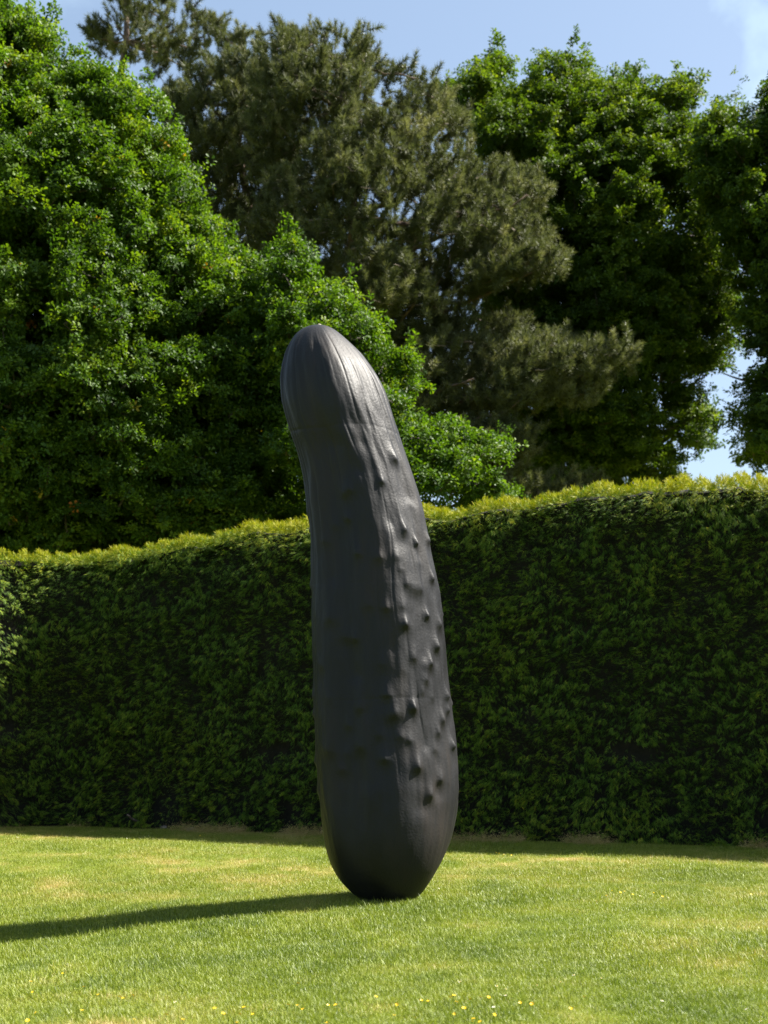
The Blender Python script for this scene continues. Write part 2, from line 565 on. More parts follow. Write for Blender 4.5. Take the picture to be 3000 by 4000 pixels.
# solid core of the hedge, its near-black colour standing for shade between sprays
S1 = np.linspace(0.02, HS[-1] - .02, 200)
U1 = np.linspace(0, 1, 46)
SS, UU = np.meshgrid(S1, U1, indexing='ij')
cp, cn, _ = hedge_at(SS, UU, sink=0.22)
back = cp[:, -1:, :].copy(); back[..., 2] = 0.0
cp = np.concatenate([cp, back], 1)
cp[:, 0, 2] = -0.05; cp[:, -1, 2] = -0.05
na, nb = cp.shape[:2]
cf = []
for i in range(na - 1):
    for j in range(nb - 1):
        cf.append((i * nb + j, (i + 1) * nb + j, (i + 1) * nb + j + 1, i * nb + j + 1))
cf.append(tuple(range(nb)))
cf.append(tuple((na - 1) * nb + j for j in range(nb))[::-1])
mesh_obj('dark_core', cp.reshape(-1, 3) - np.array(hl), cf, M_CORE, hedge)

def hedge_foliage(n):
    s = RNG.uniform(0.05, HS[-1] - .05, n)
    u = RNG.uniform(0.0, 1, n) ** 0.95
    # keep only what stands near the frame dense
    xx = np.interp(s, HS, HQ[:, 0])
    keep = (xx > -7.2) & (xx < 7.3) | (RNG.uniform(size=n) < .18)
    s, u = s[keep], u[keep]
    p, nr, H = hedge_at(s, u, sink=0.0)
    h = p[:, 2]
    # bare hollows
    hol = fbm(s * 2.1, h * 2.6, 0, 51, 3)
    low = np.clip(1 - h / .55, 0, 1) * .16
    cl = .60 * vnoise(s * 15 + 1.3 * h, h * 18, 0, 52) + .40 * vnoise(s * 28, h * 30, 0, 53)
    cl = np.clip((cl - .27) / .40, 0, 1)
    keep = (hol - low + RNG.normal(size=len(s)) * .045 + np.clip(nr[:, 2] + (h - H + .6) * 1.2, 0, 1) * .3) > 0.24
    keep &= RNG.uniform(size=len(s)) < (.12 + .88 * np.maximum(cl, np.clip(nr[:, 2] * 1.6 + np.clip((h - H + .8) / .5, 0, 1) * .8, 0, 1)))
    s, u, p, nr, h, H, hol, cl = [a[keep] for a in (s, u, p, nr, h, H, hol, cl)]
    k = len(s)
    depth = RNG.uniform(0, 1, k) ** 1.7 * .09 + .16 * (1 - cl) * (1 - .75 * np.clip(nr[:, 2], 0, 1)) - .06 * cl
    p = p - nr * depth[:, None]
    p[:, 2] = np.maximum(p[:, 2], 0.06)
    topness = np.clip((nr[:, 2] - .05) / .8, 0, 1)
    side = np.stack([-nr[:, 1], nr[:, 0], np.zeros(k)], 1)
    out = np.stack([nr[:, 0], nr[:, 1], np.zeros(k)], 1)
    down = np.array([0, 0, 1.0])
    droop = RNG.normal(size=k) * .22 - .45 + 1.1 * (vnoise(s * 3.1, h * 3.1, 0, 55) - .5)
    d = out * .75 + down * droop[:, None] + side * (RNG.normal(size=k) * .50 + 1.1 * (vnoise(s * 2.6, h * 3.3, 0, 56) - .5))[:, None]
    dt = nr + RNG.normal(size=(k, 3)) * .6
    d = unit(d * (1 - topness)[:, None] + dt * topness[:, None])
    # the flat side of a spray faces up on the hedge face
    y = unit(np.array([0, 0, .8]) + out * .8 + RNG.normal(size=(k, 3)) * .35)
    y = unit(y * (1 - topness * .7)[:, None] + RNG.normal(size=(k, 3)) * (topness * .7)[:, None])
    x = unit(np.cross(y, d)); y = np.cross(d, x)
    rot = np.stack([np.arctan2(y[:, 2], d[:, 2]), np.arcsin(np.clip(-x[:, 2], -1, 1)), np.arctan2(x[:, 1], x[:, 0])], 1)
    size = RNG.uniform(.36, .60, k) * (1 - .12 * topness)
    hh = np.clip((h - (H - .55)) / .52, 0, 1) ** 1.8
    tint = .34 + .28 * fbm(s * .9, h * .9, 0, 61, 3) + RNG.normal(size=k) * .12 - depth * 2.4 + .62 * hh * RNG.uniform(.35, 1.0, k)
    return p, rot, size, tint
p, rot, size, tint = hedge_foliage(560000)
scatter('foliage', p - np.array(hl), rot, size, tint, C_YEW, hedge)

# ------------------------------------------------------------------ trees
def inside(poly, P):
    x, y = P[:, 0], P[:, 1]
    r = np.zeros(len(P), bool)
    n = len(poly)
    for i in range(n):
        x1, y1 = poly[i]; x2, y2 = poly[(i + 1) % n]
        c = ((y1 > y) != (y2 > y)) & (x < (x2 - x1) * (y - y1) / (y2 - y1 + 1e-12) + x1)
        r ^= c
    return r

def edge_dist(poly, P):
    d = np.full(len(P), 1e9)
    n = len(poly)
    for i in range(n):
        a, b = np.array(poly[i], float), np.array(poly[(i + 1) % n], float)
        ab = b - a
        t = np.clip(((P - a) @ ab) / (ab @ ab + 1e-9), 0, 1)
        d = np.minimum(d, np.linalg.norm(P - (a + t[:, None] * ab), axis=1))
    return d

def tube(pts, radii, n=7):
    pts = np.asarray(pts, float)
    V, F = [], []
    T = unit(np.gradient(pts, axis=0))
    ref = np.array([0.3, 0.9, 0.2])
    for k, (p, t, r) in enumerate(zip(pts, T, radii)):
        a = unit(np.cross(t, ref)); b_ = np.cross(t, a)
        for j in range(n):
            an = 2 * math.pi * j / n
            V.append(p + (a * math.cos(an) + b_ * math.sin(an)) * r)
    for k in range(len(pts) - 1):
        for j in range(n):
            F.append((k * n + j, k * n + (j + 1) % n, (k + 1) * n + (j + 1) % n, (k + 1) * n + j))
    F.append(tuple(range(n))[::-1])
    F.append(tuple((len(pts) - 1) * n + j for j in range(n)))
    return V, F

def bend(a, b, n, wob, rise=0.0):
    a, b = np.asarray(a, float), np.asarray(b, float)
    t = np.linspace(0, 1, n)[:, None]
    L = np.linalg.norm(b - a)
    q = a + (b - a) * t
    w = np.cumsum(RNG.normal(size=(n, 3)), axis=0)
    w -= w[0] + (w[-1] - w[0]) * t
    q = q + w * wob * L / math.sqrt(n) * .35
    q[:, 2] += (rise * L * np.sin(math.pi * t[:, 0]))
    return q

def sample_clumps(poly, Y0, dmax, spacing, holes=(), shrink=0.3, tries=60000, front=0.62, gap=.42, gs=1.0, fl=1.0):
    """clump centres filling the crown's volume: the outline at distance Y0 is the crown's, the depth follows from its width"""
    poly = [tuple(p) for p in poly]
    A = np.array(poly)
    P = np.stack([RNG.uniform(A[:, 0].min(), A[:, 0].max(), tries), RNG.uniform(A[:, 1].min(), A[:, 1].max(), tries)], 1)
    P = P[inside(poly, P)]
    sc = Y0 / FPX
    ed = edge_dist(poly, P) * sc
    ok = ed > shrink
    P, ed = P[ok], ed[ok]
    hd = np.minimum(dmax, 1.25 * np.sqrt(np.maximum(ed, 0) * dmax) * .75)
    u = RNG.uniform(-1, 1, len(P))
    u = np.where(RNG.uniform(size=len(P)) < front, -np.abs(u) ** .6, np.abs(u))
    Y = Y0 + u * hd
    pts = np.stack([(P[:, 0] - 1500) / FPX * Y, Y, CAM_H - (P[:, 1] - HOR) / FPX * Y], 1)
    hv = fbm(pts[:, 0] * fl / gs, pts[:, 1] * fl / gs, pts[:, 2] * 1.25 / gs, 5, 2)
    keep = (hv > gap) & (pts[:, 2] > .5)
    for (hx, hy, hr, pr) in holes:
        keep &= ~((np.hypot(P[:, 0] - hx, P[:, 1] - hy) < hr) & (RNG.uniform(size=len(P)) < pr))
    pts = pts[keep]
    # thin out to an even spacing with a grid
    cell = np.floor(pts / spacing).astype(np.int64)
    key = cell[:, 0] * 73856093 ^ cell[:, 1] * 19349663 ^ cell[:, 2] * 83492791
    _, first = np.unique(key, return_index=True)
    return pts[np.sort(first)]

def build_tree(name, label, cat, poly, base, Y0, dmax, spacing, coll, bark, kind, trunk_top, trunk_r, per, clump_r, nlimb,
               tint0=0.45, holes=(), shrink=0.3, group=None, size=1.0, front=0.62, limbs=(), gap=.42, gs=1.0, extra=()):
    base = np.array(base, float)
    root = empty(name, base)
    tag(root, label, cat, group)
    C = sample_clumps(poly, Y0, dmax, spacing, holes, shrink, front=front, gap=gap, gs=gs, fl=1.0 if kind == 'oak' else .55)
    for ep, eY in extra:
        C = np.concatenate([C, sample_clumps(ep, eY, 1.1, spacing * .8, (), .05, gap=0, tries=20000)])
    # trunk
    tp = bend(base + [0, 0, -.2], trunk_top, 16, .10)
    tr = np.linspace(trunk_r, trunk_r * .22, 16)
    tr[0] *= 1.5; tr[1] *= 1.15
    V, F = tube(tp - base, tr, 10)
    mesh_obj('trunk', V, F, bark, root, smooth=True)
    sk = [tp[3:]]
    # limbs: reach to far-apart clumps
    targets = [px(*l) for l in limbs]
    idx = [int(RNG.integers(len(C)))]
    dist = np.linalg.norm(C - C[idx[0]], axis=1)
    while len(idx) < nlimb:
        j = int(np.argmax(dist * RNG.uniform(.6, 1, len(C))))
        idx.append(j)
        dist = np.minimum(dist, np.linalg.norm(C - C[j], axis=1))
    targets += [C[j] for j in idx]
    for tgt in targets:
        want = tgt[2] - np.linalg.norm((tgt - tp[-1])[:2]) * (.55 if kind == 'oak' else .12)
        k = int(np.argmin(np.abs(tp[2:, 2] - want))) + 2
        a = tp[k]
        q = bend(a, tgt, 12, .22 if kind == 'oak' else .14, .06 if kind == 'oak' else -.04)
        L = np.linalg.norm(tgt - a)
        r0 = min(tr[k] * .62, .022 * L + .03)
        V, F = tube(q - base, np.linspace(r0, .018, 12), 7)
        mesh_obj('branch', V, F, bark, root, smooth=True)
        sk.append(q[3:])
    SK = np.concatenate(sk)
    # thin twigs carry every clump
    TV, TF = [], []
    # nearest to the trunk first, so that later twigs fork off earlier ones
    order = np.argsort(np.linalg.norm((C - tp[len(tp) // 2])[:, :2], axis=1))
    nodes = np.concatenate([SK, np.zeros((len(C), 3))])
    cnt = len(SK)
    for c in C[order]:
        q_ = nodes[:cnt] - c
        dd = np.linalg.norm(q_, axis=1) + (np.maximum(q_[:, 2], 0) * .6 if kind == 'oak' else np.abs(q_[:, 2]) * 1.6)
        a = nodes[int(np.argmin(dd))].copy()
        nodes[cnt] = c
        cnt += 1
        q = bend(a, c, 5, .25, .03)
        V, F = tube(q - base, np.linspace(.028, .008, 5), 4)
        o = len(TV)
        TV += V
        TF += [tuple(i + o for i in f) for f in F]
    tw = mesh_obj('twigs', TV, TF, M_TWIG if kind == 'pine' else bark, root)
    tw['kind'] = 'stuff'
    # leaves
    n = len(C)
    cc = np.repeat(np.arange(n), per)
    rr = clump_r * RNG.uniform(.65, 1.3, n)[cc]
    k = len(cc)
    d = rand_dirs(k)
    if kind == 'oak':
        d[:, 2] = np.where(d[:, 2] < -.2, -d[:, 2] * RNG.uniform(-.4, 1, k), d[:, 2])
        d = unit(d)
        rad = rr * RNG.uniform(.30, 1, k) ** .55
        sq = np.stack([1 + .35 * RNG.normal(size=n), 1 + .35 * RNG.normal(size=n), .72 + .18 * RNG.normal(size=n)], 1)[cc]
        P = C[cc] + d * rad[:, None] * np.clip(sq, .45, 1.6)
        # sprigs reach out of the clump
        spr = (RNG.uniform(size=k) < .16)
        sd = unit(rand_dirs(n) * .8 + np.array([0, 0, .55]))[cc]
        tt_ = RNG.uniform(.7, 1.75, k)
        P = np.where(spr[:, None], C[cc] + sd * (tt_ * rr)[:, None] + RNG.normal(size=(k, 3)) * .06 * size, P)
        ax = unit(d * .7 + np.array([0, 0, .75]) + RNG.normal(size=(k, 3)) * .45)
        tint = tint0 + RNG.normal(size=k) * .18 + .13 * RNG.normal(size=n)[cc] + .12 * d[:, 2]
        tint = np.minimum(tint, .93)
        sp = RNG.uniform(size=k)
        tint = np.where(sp > .9965, RNG.uniform(.97, 1.0, k), tint) if label.startswith('broad') else tint
        sz = RNG.uniform(.75, 1.3, k) * size
    else:
        # flat pads of upright shoots on the branch ends
        rad = rr * np.sqrt(RNG.uniform(0, 1, k))
        an = RNG.uniform(0, 6.283, k)
        hz = unit((C - tp[np.argmin(np.abs(tp[:, 2][None] - C[:, 2][:, None]), axis=1)]) * [1, 1, .0] + 1e-6)[cc]
        P = C[cc] + np.stack([np.cos(an) * rad, np.sin(an) * rad, RNG.normal(size=k) * .16 - .25 * (rad / clump_r) ** 2 * .3], 1)
        ax = unit(np.array([0, 0, .8]) + hz * .35 + np.stack([np.cos(an), np.sin(an), 0 * an], 1) * (.45 * rad / clump_r)[:, None] + RNG.normal(size=(k, 3)) * .38)
        tint = tint0 + RNG.normal(size=k) * .14 + .12 * RNG.normal(size=n)[cc]
        sz = RNG.uniform(.75, 1.35, k) * size
    rot = axis_rot(ax, RNG.uniform(0, 6.283, k))
    scatter('crown', P - base, rot, sz, tint, coll, root)
    return root, n, k

OAK_L = [(-520, 300), (-420, -150), (-200, -260), (-40, -60), (10, 0), (60, 60), (100, 115), (150, 75), (205, 150), (235, 245), (270, 205), (310, 255), (360, 262), (430, 275), (480, 252), (530, 322), (600, 372), (680, 405), (650, 435), (600, 475), (590, 525), (680, 535), (710, 575), (690, 625), (730, 672), (720, 722), (745, 762), (770, 842), (830, 885), (880, 945), (960, 1032), (1000, 1005), (1060, 1100), (1060, 1150), (1090, 1270), (1090, 1400), (1100, 1560), (1070, 1660), (1010, 1720), (1030, 1780), (1085, 1870), (1080, 2080), (1000, 2250), (-520, 2350)]
OAK_M = [(1020, 1250), (1040, 985), (1085, 850), (1130, 900), (1160, 925), (1240, 985), (1250, 1005), (1195, 1060), (1240, 1105), (1330, 1085), (1380, 1155), (1425, 1215), (1500, 1315), (1590, 1372), (1625, 1405), (1600, 1490), (1650, 1525), (1630, 1580), (1580, 1630), (1680, 1650), (1780, 1680), (1850, 1700), (1950, 1740), (1975, 1800), (1960, 1855), (1985, 1960), (1920, 2080), (1060, 2230)]
PINE_1 = [(780, 290), (846, 200), (880, 92), (930, 130), (983, 110), (1005, 170), (1060, 200), (1120, 500), (1150, 900), (1150, 1400), (820, 1420), (740, 1000), (680, 700), (640, 480), (700, 350)]
PINE_2 = [(1020, 260), (1063, 70), (1100, 130), (1150, 105), (1210, 120), (1273, 88), (1309, 170), (1330, 200), (1388, 112), (1430, 185), (1461, 170), (1548, 246), (1560, 300), (1605, 275), (1670, 275), (1665, 355), (1757, 390), (1775, 450), (1866, 500), (1830, 560), (1956, 620), (1960, 690), (2100, 636), (2060, 710), (2112, 738), (2085, 840), (2173, 1020), (1995, 1080), (1895, 1130), (1895, 1200), (2050, 1290), (1960, 1345), (2070, 1325), (2169, 1318), (2269, 1362), (2450, 1360), (2431, 1425), (2320, 1512), (2270, 1585), (2140, 1578), (1965, 1630), (2065, 1700), (2046, 1800), (1990, 1850), (1700, 1900), (1350, 1700), (1020, 1500), (960, 1000), (980, 600)]
PINE_3 = [(355, 130), (400, 55), (430, -60), (560, -130), (650, -60), (690, 50), (770, 15), (810, 75), (855, 75), (860, 160), (770, 270), (700, 310), (720, 430), (640, 360), (590, 300), (500, 255), (400, 215)]
OAK_R1 = [(1690, 370), (1771, 316), (1862, 271), (1925, 185), (2033, 217), (2060, 275), (2085, 235), (2160, 186), (2241, 235), (2305, 280), (2335, 365), (2377, 305), (2494, 316), (2549, 353), (2621, 316), (2693, 294), (2715, 398), (2745, 455), (2790, 640), (2850, 900), (2880, 1175), (2895, 1311), (2811, 1470), (2739, 1490), (2720, 1560), (2790, 1627), (2766, 1770), (2690, 1790), (2700, 1960), (1920, 2050), (1900, 1600), (1850, 1200), (1760, 700)]
OAK_R2 = [(2700, 760), (2700, 540), (2785, 420), (2820, 410), (2847, 345), (2885, 425), (2947, 452), (2965, 362), (3010, 325), (3200, 220), (3480, 420), (3560, 1000), (3500, 1950), (2890, 1850), (2850, 1740), (2825, 1650), (2900, 1560), (2960, 1410), (2905, 1330), (2870, 1150), (2800, 900)]
BOUGH = ([(1900, 1420), (2000, 1345), (2070, 1325), (2169, 1318), (2269, 1362), (2350, 1375), (2450, 1358), (2440, 1425), (2330, 1500), (2290, 1580), (2140, 1560), (1980, 1600), (1880, 1560)], 37.6)
BOUGH_2 = ([(1800, 1060), (1950, 960), (2090, 990), (2175, 1020), (2140, 1070), (2000, 1090), (1880, 1130)], 38.2)
BOUGH_3 = ([(1780, 1700), (1950, 1640), (2065, 1700), (2046, 1800), (1990, 1840), (1850, 1800)], 37.2)
BOUGH_4 = ([(1850, 1890), (2000, 1860), (2200, 1875), (2330, 1895), (2330, 2000), (1850, 2020)], 37.0)
hr = [(2640, 1690, 80, .95), (2560, 1830, 90, .7), (2660, 1830, 90, .97), (2430, 1830, 80, .7), (2600, 1480, 90, .5), (2530, 1600, 70, .5), (2780, 1330, 60, .5), (1960, 640, 70, .6), (2250, 1050, 60, .5), (2150, 1230, 60, .5)]

THICKET = ([(980, 1640), (1210, 1600), (1230, 2160), (980, 2220)], 29.0)
stat = []
stat.append(build_tree('oak_tree', 'broad bright green oak with orange shoot tips growing behind the hedge beside the pines', 'tree', OAK_L, (-9.2, 28.5, 0), 28.5, 3.6, .52, C_OAK, M_BARK, 'oak',
           px(120, 600, 28.5), .42, 52, .46, 16, tint0=.50, shrink=.15, gap=.475, limbs=[(640, 1270, 27.5), (420, 1700, 26.5), (820, 1500, 26.8)]))
stat.append(build_tree('oak_tree', 'low green oak sapling thicket right behind the top of the sculpture', 'tree', OAK_M, (0.3, 26.8, 0), 26.8, 2.2, .48, C_OAK, M_BARK, 'oak',
           px(1330, 1350, 26.8), .16, 28, .38, 9, tint0=.47, shrink=.10, gap=.57, extra=[THICKET]))
stat.append(build_tree('pine_tree', 'tall olive pine with a bare grey trunk standing between bright oak and wider pine', 'tree', PINE_1, (px(975, 2000, 44)[0], 44, 0), 44, 3.2, .78, C_PINE, M_PBARK, 'pine',
           px(955, 200, 44), .40, 9, .52, 14, tint0=.46, shrink=.15, size=1.7, gap=.495, gs=1.35))
stat.append(build_tree('pine_tree', 'widest olive green pine with a long low branch reaching towards the dark oak', 'tree', PINE_2, (px(1400, 2000, 40)[0], 40, 0), 40, 4.0, .74, C_PINE, M_PBARK, 'pine',
           px(1330, 230, 40), .44, 9, .48, 22, tint0=.52, shrink=.10, size=1.55, gap=.49, gs=1.3, extra=[BOUGH, BOUGH_2, BOUGH_3, BOUGH_4], limbs=[(2330, 1420, 37.5), (2060, 1490, 38), (1850, 1480, 37), (2060, 760, 38)],
           holes=[(1500, 700, 60, .6), (1640, 1230, 60, .8), (1890, 1240, 60, .8), (1250, 450, 90, .4)]))
stat.append(build_tree('pine_tree', 'sparse pine top with sky between its boughs rising behind the bright oak', 'tree', PINE_3, (px(560, 2000, 50)[0], 50, 0), 50, 2.4, 1.1, C_PINE, M_PBARK, 'pine',
           px(500, -60, 50), .42, 9, .48, 12, tint0=.42, shrink=.15, size=1.7, gap=.50, gs=1.5, limbs=[(780, 190, 50), (690, 120, 49)]))
stat.append(build_tree('oak_tree', 'large dark green oak with a rounded crown behind the long low pine branch', 'tree', OAK_R1, (px(2400, 2000, 46)[0], 46, 0), 46, 4.6, .80, C_OAKD, M_BARK, 'oak',
           px(2330, 800, 46), .62, 56, .64, 18, tint0=.48, holes=hr, shrink=.40, size=1.4, gap=.475, gs=1.6, limbs=[(2720, 1300, 45), (2600, 1480, 44), (2700, 1850, 45), (2150, 900, 44)]))
stat.append(build_tree('oak_tree', 'dark oak beyond the strip of open sky over the highest part of the hedge', 'tree', OAK_R2, (px(3250, 2000, 41)[0], 41, 0), 41, 4.5, .74, C_OAKD, M_BARK, 'oak',
           px(3230, 800, 41), .55, 50, .56, 13, tint0=.45, shrink=.38, size=1.3, gap=.47, gs=1.5, limbs=[(2830, 1460, 40), (2850, 520, 41)]))
print('TREES', [(a[1], a[2]) for a in stat])

# ------------------------------------------------------------------ gherkin sculpture
Y_S = 10.3
K = FPX / Y_S
prof = []   # photo pixel rows: y, left edge, right edge
for v, l, r in [(92, 400, 490), (105, 350, 530), (130, 300, 575), (200, 245, 650), (300, 205, 745), (400, 182, 820), (500, 174, 880), (600, 176, 925), (700, 186, 960), (800, 210, 992), (900, 240, 1022), (1000, 275, 1053), (1100, 306, 1086), (1200, 328, 1120), (1300, 344, 1150), (1400, 355, 1178), (1500, 365, 1202), (1600, 375, 1223), (1700, 383, 1243), (1800, 388, 1263), (1900, 390, 1283), (2000, 389, 1298), (2100, 389, 1308), (2200, 389, 1315)]:
    prof.append((1200 + v / 1.8433, 1000 + l / 1.8433, 1000 + r / 1.8433))
for v, l, r in [(100, 391, 1328), (200, 393, 1336), (300, 397, 1345), (400, 401, 1355), (500, 404, 1365), (600, 406, 1376), (700, 407, 1387), (800, 410, 1398), (900, 415, 1411), (1000, 421, 1422), (1100, 429, 1430), (1200, 436, 1434), (1300, 445, 1433), (1400, 455, 1426), (1500, 467, 1414), (1600, 481, 1396), (1700, 502, 1366), (1800, 537, 1325), (1900, 592, 1268), (2000, 684, 1200), (2050, 752, 1150)]:
    prof.append((2400 + v / 1.8433, 1000 + l / 1.8433, 1000 + r / 1.8433))
prof = np.array(prof)
zc = CAM_H - (prof[:, 0] - HOR) / K
cx = ((prof[:, 1] + prof[:, 2]) / 2 - 1500) / K
wx = (prof[:, 2] - prof[:, 1]) / 2 / K
zc = np.r_[zc[0] + .012, zc, 0.0]
cx = np.r_[cx[0], cx, cx[-1]]
wx = np.r_[0.0, wx, wx[-1] - .022]
ar = np.r_[0, np.cumsum(np.hypot(np.diff(zc), np.diff(wx)))]
NZ_, NT_ = 620, 384
tt = np.linspace(0, ar[-1], NZ_)
def spline(a):
    q = np.interp(tt, ar, a)
    k = np.hanning(25); k /= k.sum()
    e = np.pad(q, 12, mode='reflect', reflect_type='odd')
    return np.convolve(e, k, 'valid')
ZZ, CX, WX = spline(zc), spline(cx), np.maximum(spline(wx), 0)
WX[0] = 0
ht = np.clip(ZZ / 4.68, 0, 1)
CY = Y_S + 0.16 * ht ** 1.6
TH = np.linspace(0, 2 * math.pi, NT_, endpoint=False)      # 0 faces the camera (-Y), pi/2 faces +X
Tg, Zg = np.meshgrid(TH, ZZ)
Wg = WX[:, None] * np.ones_like(Tg)
body = np.clip((ZZ - .25) / .5, 0, 1)[:, None] * np.clip((4.66 - ZZ) / .25, 0, 1)[:, None]
# soft five-sided section with one edge where the light breaks
drift = 0.10 * np.sin(Zg * .9)
fac = 0.024 * np.cos(5 * (Tg - math.radians(9) - drift)) + 0.005 * np.cos(9 * Tg + 1.3 * np.sin(Zg * 1.1)) * np.sin(Zg * 1.7 + Tg)
D = fac * body * (Wg / .53)
# creases that run along the fruit
cxn, cyn = np.cos(Tg), np.sin(Tg)
streak = fbm(cxn * 4.2 + 20, cyn * 4.2 + 20, Zg * .55, 81, 3) - .5
D = D + (.034 + .018 * np.clip(-np.sin(Tg), 0, 1)) * streak * body * Wg / .5
head = np.exp(-((Zg - 4.05) / .62) ** 2)
hollow = np.exp(-((Zg - 3.35) / .45) ** 2) * np.clip(-np.sin(Tg - .2), 0, 1)
fine = np.abs(fbm(cxn * 5 + 7, cyn * 5 + 3, Zg * .95, 91, 2) - .5)
D = D - .013 * np.clip(.12 - fine, 0, 1) / .12 * (.35 * head + .55 * hollow + .14) * body
D = D + .030 * (fbm(cxn * 3 + 2, cyn * 3 + 9, Zg * 2.2, 95, 3) - .5) * body + .005 * (fbm(cxn * 11, cyn * 11, Zg * 9, 97, 2) - .5) * body
D = D + .020 * (fbm(cxn * 5.5 + 31, cyn * 5.5 + 13, Zg * 1.5, 99, 3) - .5) * body * np.clip((3.6 - Zg) / .6, .3, 1)
# warts
def row_at(z):
    k = int(np.argmin(np.abs(ZZ - z)))
    return CX[k], WX[k]
warts = []
def wart_px(u, v, top, h=.034, r=.044, st=1.0):
    h *= .85
    r *= RNG.uniform(.72, 1.1)
    x, y = 1000 + u / 1.8433, top + v / 1.8433
    z = CAM_H - (y - HOR) / K
    c, w = row_at(z)
    s_ = ((x - 1500) / K - c) / w
    th = math.asin(max(-.97, min(.97, s_)))
    warts.append((th, z, h, r, st))
for u, v, h in [(1000, 1118, .030), (905, 1300, .022), (1065, 1632, .034), (1155, 1722, .034), (1236, 1682, .026), (885, 1840, .022), (1265, 1965, .032), (930, 2195, .026), (820, 2172, .016), (390, 2008, .018), (372, 1480, .012), (575, 1600, .010), (1120, 1440, .008), (1190, 1860, .010)]:
    wart_px(u, v, 1200, h)
for u, v, h in [(1062, 100, .046), (1236, 28, .036), (1310, 80, .03), (1297, 240, .036), (1255, 362, .034), (1130, 330, .018), (1222, 480, .024), (942, 592, .026), (1122, 682, .044), (982, 732, .028), (1362, 592, .03), (1382, 692, .034), (1340, 762, .032), (1320, 850, .028), (1415, 950, .036), (924, 1032, .026), (1150, 1092, .040), (1328, 1182, .030), (1240, 1285, .026), (1092, 905, .018), (1295, 970, .022), (665, 800, .014), (890, 872, .012), (403, 720, .022), (428, 1060, .02), (440, 1270, .016), (412, 590, .014), (1195, 560, .012), (1030, 880, .016), (500, 380, .010), (560, 620, .008)]:
    wart_px(u, v, 2400, h)
for k in range(26):
    warts.append((RNG.uniform(-.95, .95), RNG.uniform(.8, 3.3), RNG.uniform(.008, .018), RNG.uniform(.03, .055), 1.0))
for k in range(16):
    warts.append((RNG.uniform(-.9, 1.1), RNG.uniform(.7, 3.9), -RNG.uniform(.007, .014), RNG.uniform(.05, .10), 1.0))
for k in range(46):
    warts.append((RNG.uniform(1.7, 4.5), RNG.uniform(.8, 3.2), RNG.uniform(.015, .038), RNG.uniform(.03, .042), 1.0))
for th, z, h, r, st in warts:
    k = int(np.argmin(np.abs(ZZ - z)))
    lo, hi = max(0, k - 60), min(NZ_, k + 60)
    dth = (Tg[lo:hi] - th + math.pi) % (2 * math.pi) - math.pi
    dx = dth * Wg[lo:hi]
    dz = Zg[lo:hi] - z
    d1 = np.sqrt(dx ** 2 + (dz * np.where(dz > 0, .62, 1.15)) ** 2)
    D[lo:hi] += h * np.exp(-(d1 / r) ** 1.6) + h * .22 * np.exp(-(dx / (r * .8)) ** 2 - ((dz - .06) / .15) ** 2) - h * .22 * np.exp(-(dx / (r * 1.6)) ** 2 - ((dz + .10) / .07) ** 2)
# cast seams round the body
for zs, wd in [(CAM_H - (1690 - HOR) / K, .0028), (CAM_H - (2735 - HOR) / K, .0018), (CAM_H - (2290 - HOR) / K, .0014)]:
    D -= wd * np.exp(-((Zg - zs - .012 * np.sin(Tg * 3)) / .013) ** 2) * (.35 + .65 * np.clip(np.sin(Tg * 2 + zs) + .4, 0, 1))
# a few sharp cut lines
for th, z0, z1, dp in [(.35, 2.1, 3.3, .006), (.62, 1.25, 1.75, .008), (.12, .9, 3.0, .005), (.50, 1.8, 2.2, .004)]:
    c = th + .05 * np.sin(Zg * 2.1) + .02 * np.sin(Zg * 7)
    D -= dp * np.exp(-((Tg - c) * Wg / .006) ** 2) * np.clip((Zg - z0) / .15, 0, 1) * np.clip((z1 - Zg) / .15, 0, 1)
tipk = np.clip((4.665 - Zg) / .10, 0, 1)
D = D * np.where(Zg > 4.4, tipk, 1)
R_ = np.maximum(Wg + D, 0)
R_[0] = 0
def sstep(a, b, v):
    t_ = np.clip((v - a) / (b - a), 0, 1)
    return t_ * t_ * (3 - 2 * t_)
QD = (0.80 + .16 * sstep(3.0, 4.3, ZZ) + .18 * sstep(1.3, 0.0, ZZ))[:, None]   # the body is a little flatter than it is wide
SV = np.stack([CX[:, None] + R_ * np.sin(Tg), CY[:, None] - R_ * QD * np.cos(Tg), Zg], -1).reshape(-1, 3)
SF = []
for i in range(NZ_ - 1):
    a = i * NT_
    j = np.arange(NT_)
    j2 = (j + 1) % NT_
    if i == 0:
        q = np.stack([np.zeros_like(j), a + NT_ + j, a + NT_ + j2], 1)
    else:
        q = np.stack([a + j, a + NT_ + j, a + NT_ + j2, a + j2], 1)
    SF += q.tolist()
SF.append([(NZ_ - 1) * NT_ + j for j in range(NT_)])

m, nt, b = new_mat('dark_bronze')
t = nt.nodes.new('ShaderNodeTexCoord')
n1 = nt.nodes.new('ShaderNodeTexNoise'); n1.inputs['Scale'].default_value = 2.2; n1.inputs['Detail'].default_value = 7; n1.inputs['Roughness'].default_value = .6
mpn = nt.nodes.new('ShaderNodeMapping'); mpn.inputs['Scale'].default_value = (1.6, 1.6, .35)
nt.links.new(t.outputs['Object'], mpn.inputs['Vector'])
nt.links.new(mpn.outputs['Vector'], n1.inputs['Vector'])
r1 = ramp_node(nt, [(0.30, (0.0075, 0.0075, 0.0080)), (0.52, (0.0130, 0.0129, 0.0138)), (0.72, (0.021, 0.0172, 0.0152))])
nt.links.new(n1.outputs['Fac'], r1.inputs['Fac'])
nt.links.new(r1.outputs['Color'], b.inputs['Base Color'])
r2 = ramp_node(nt, [(0.3, (0.42,) * 3), (0.7, (0.57,) * 3)])
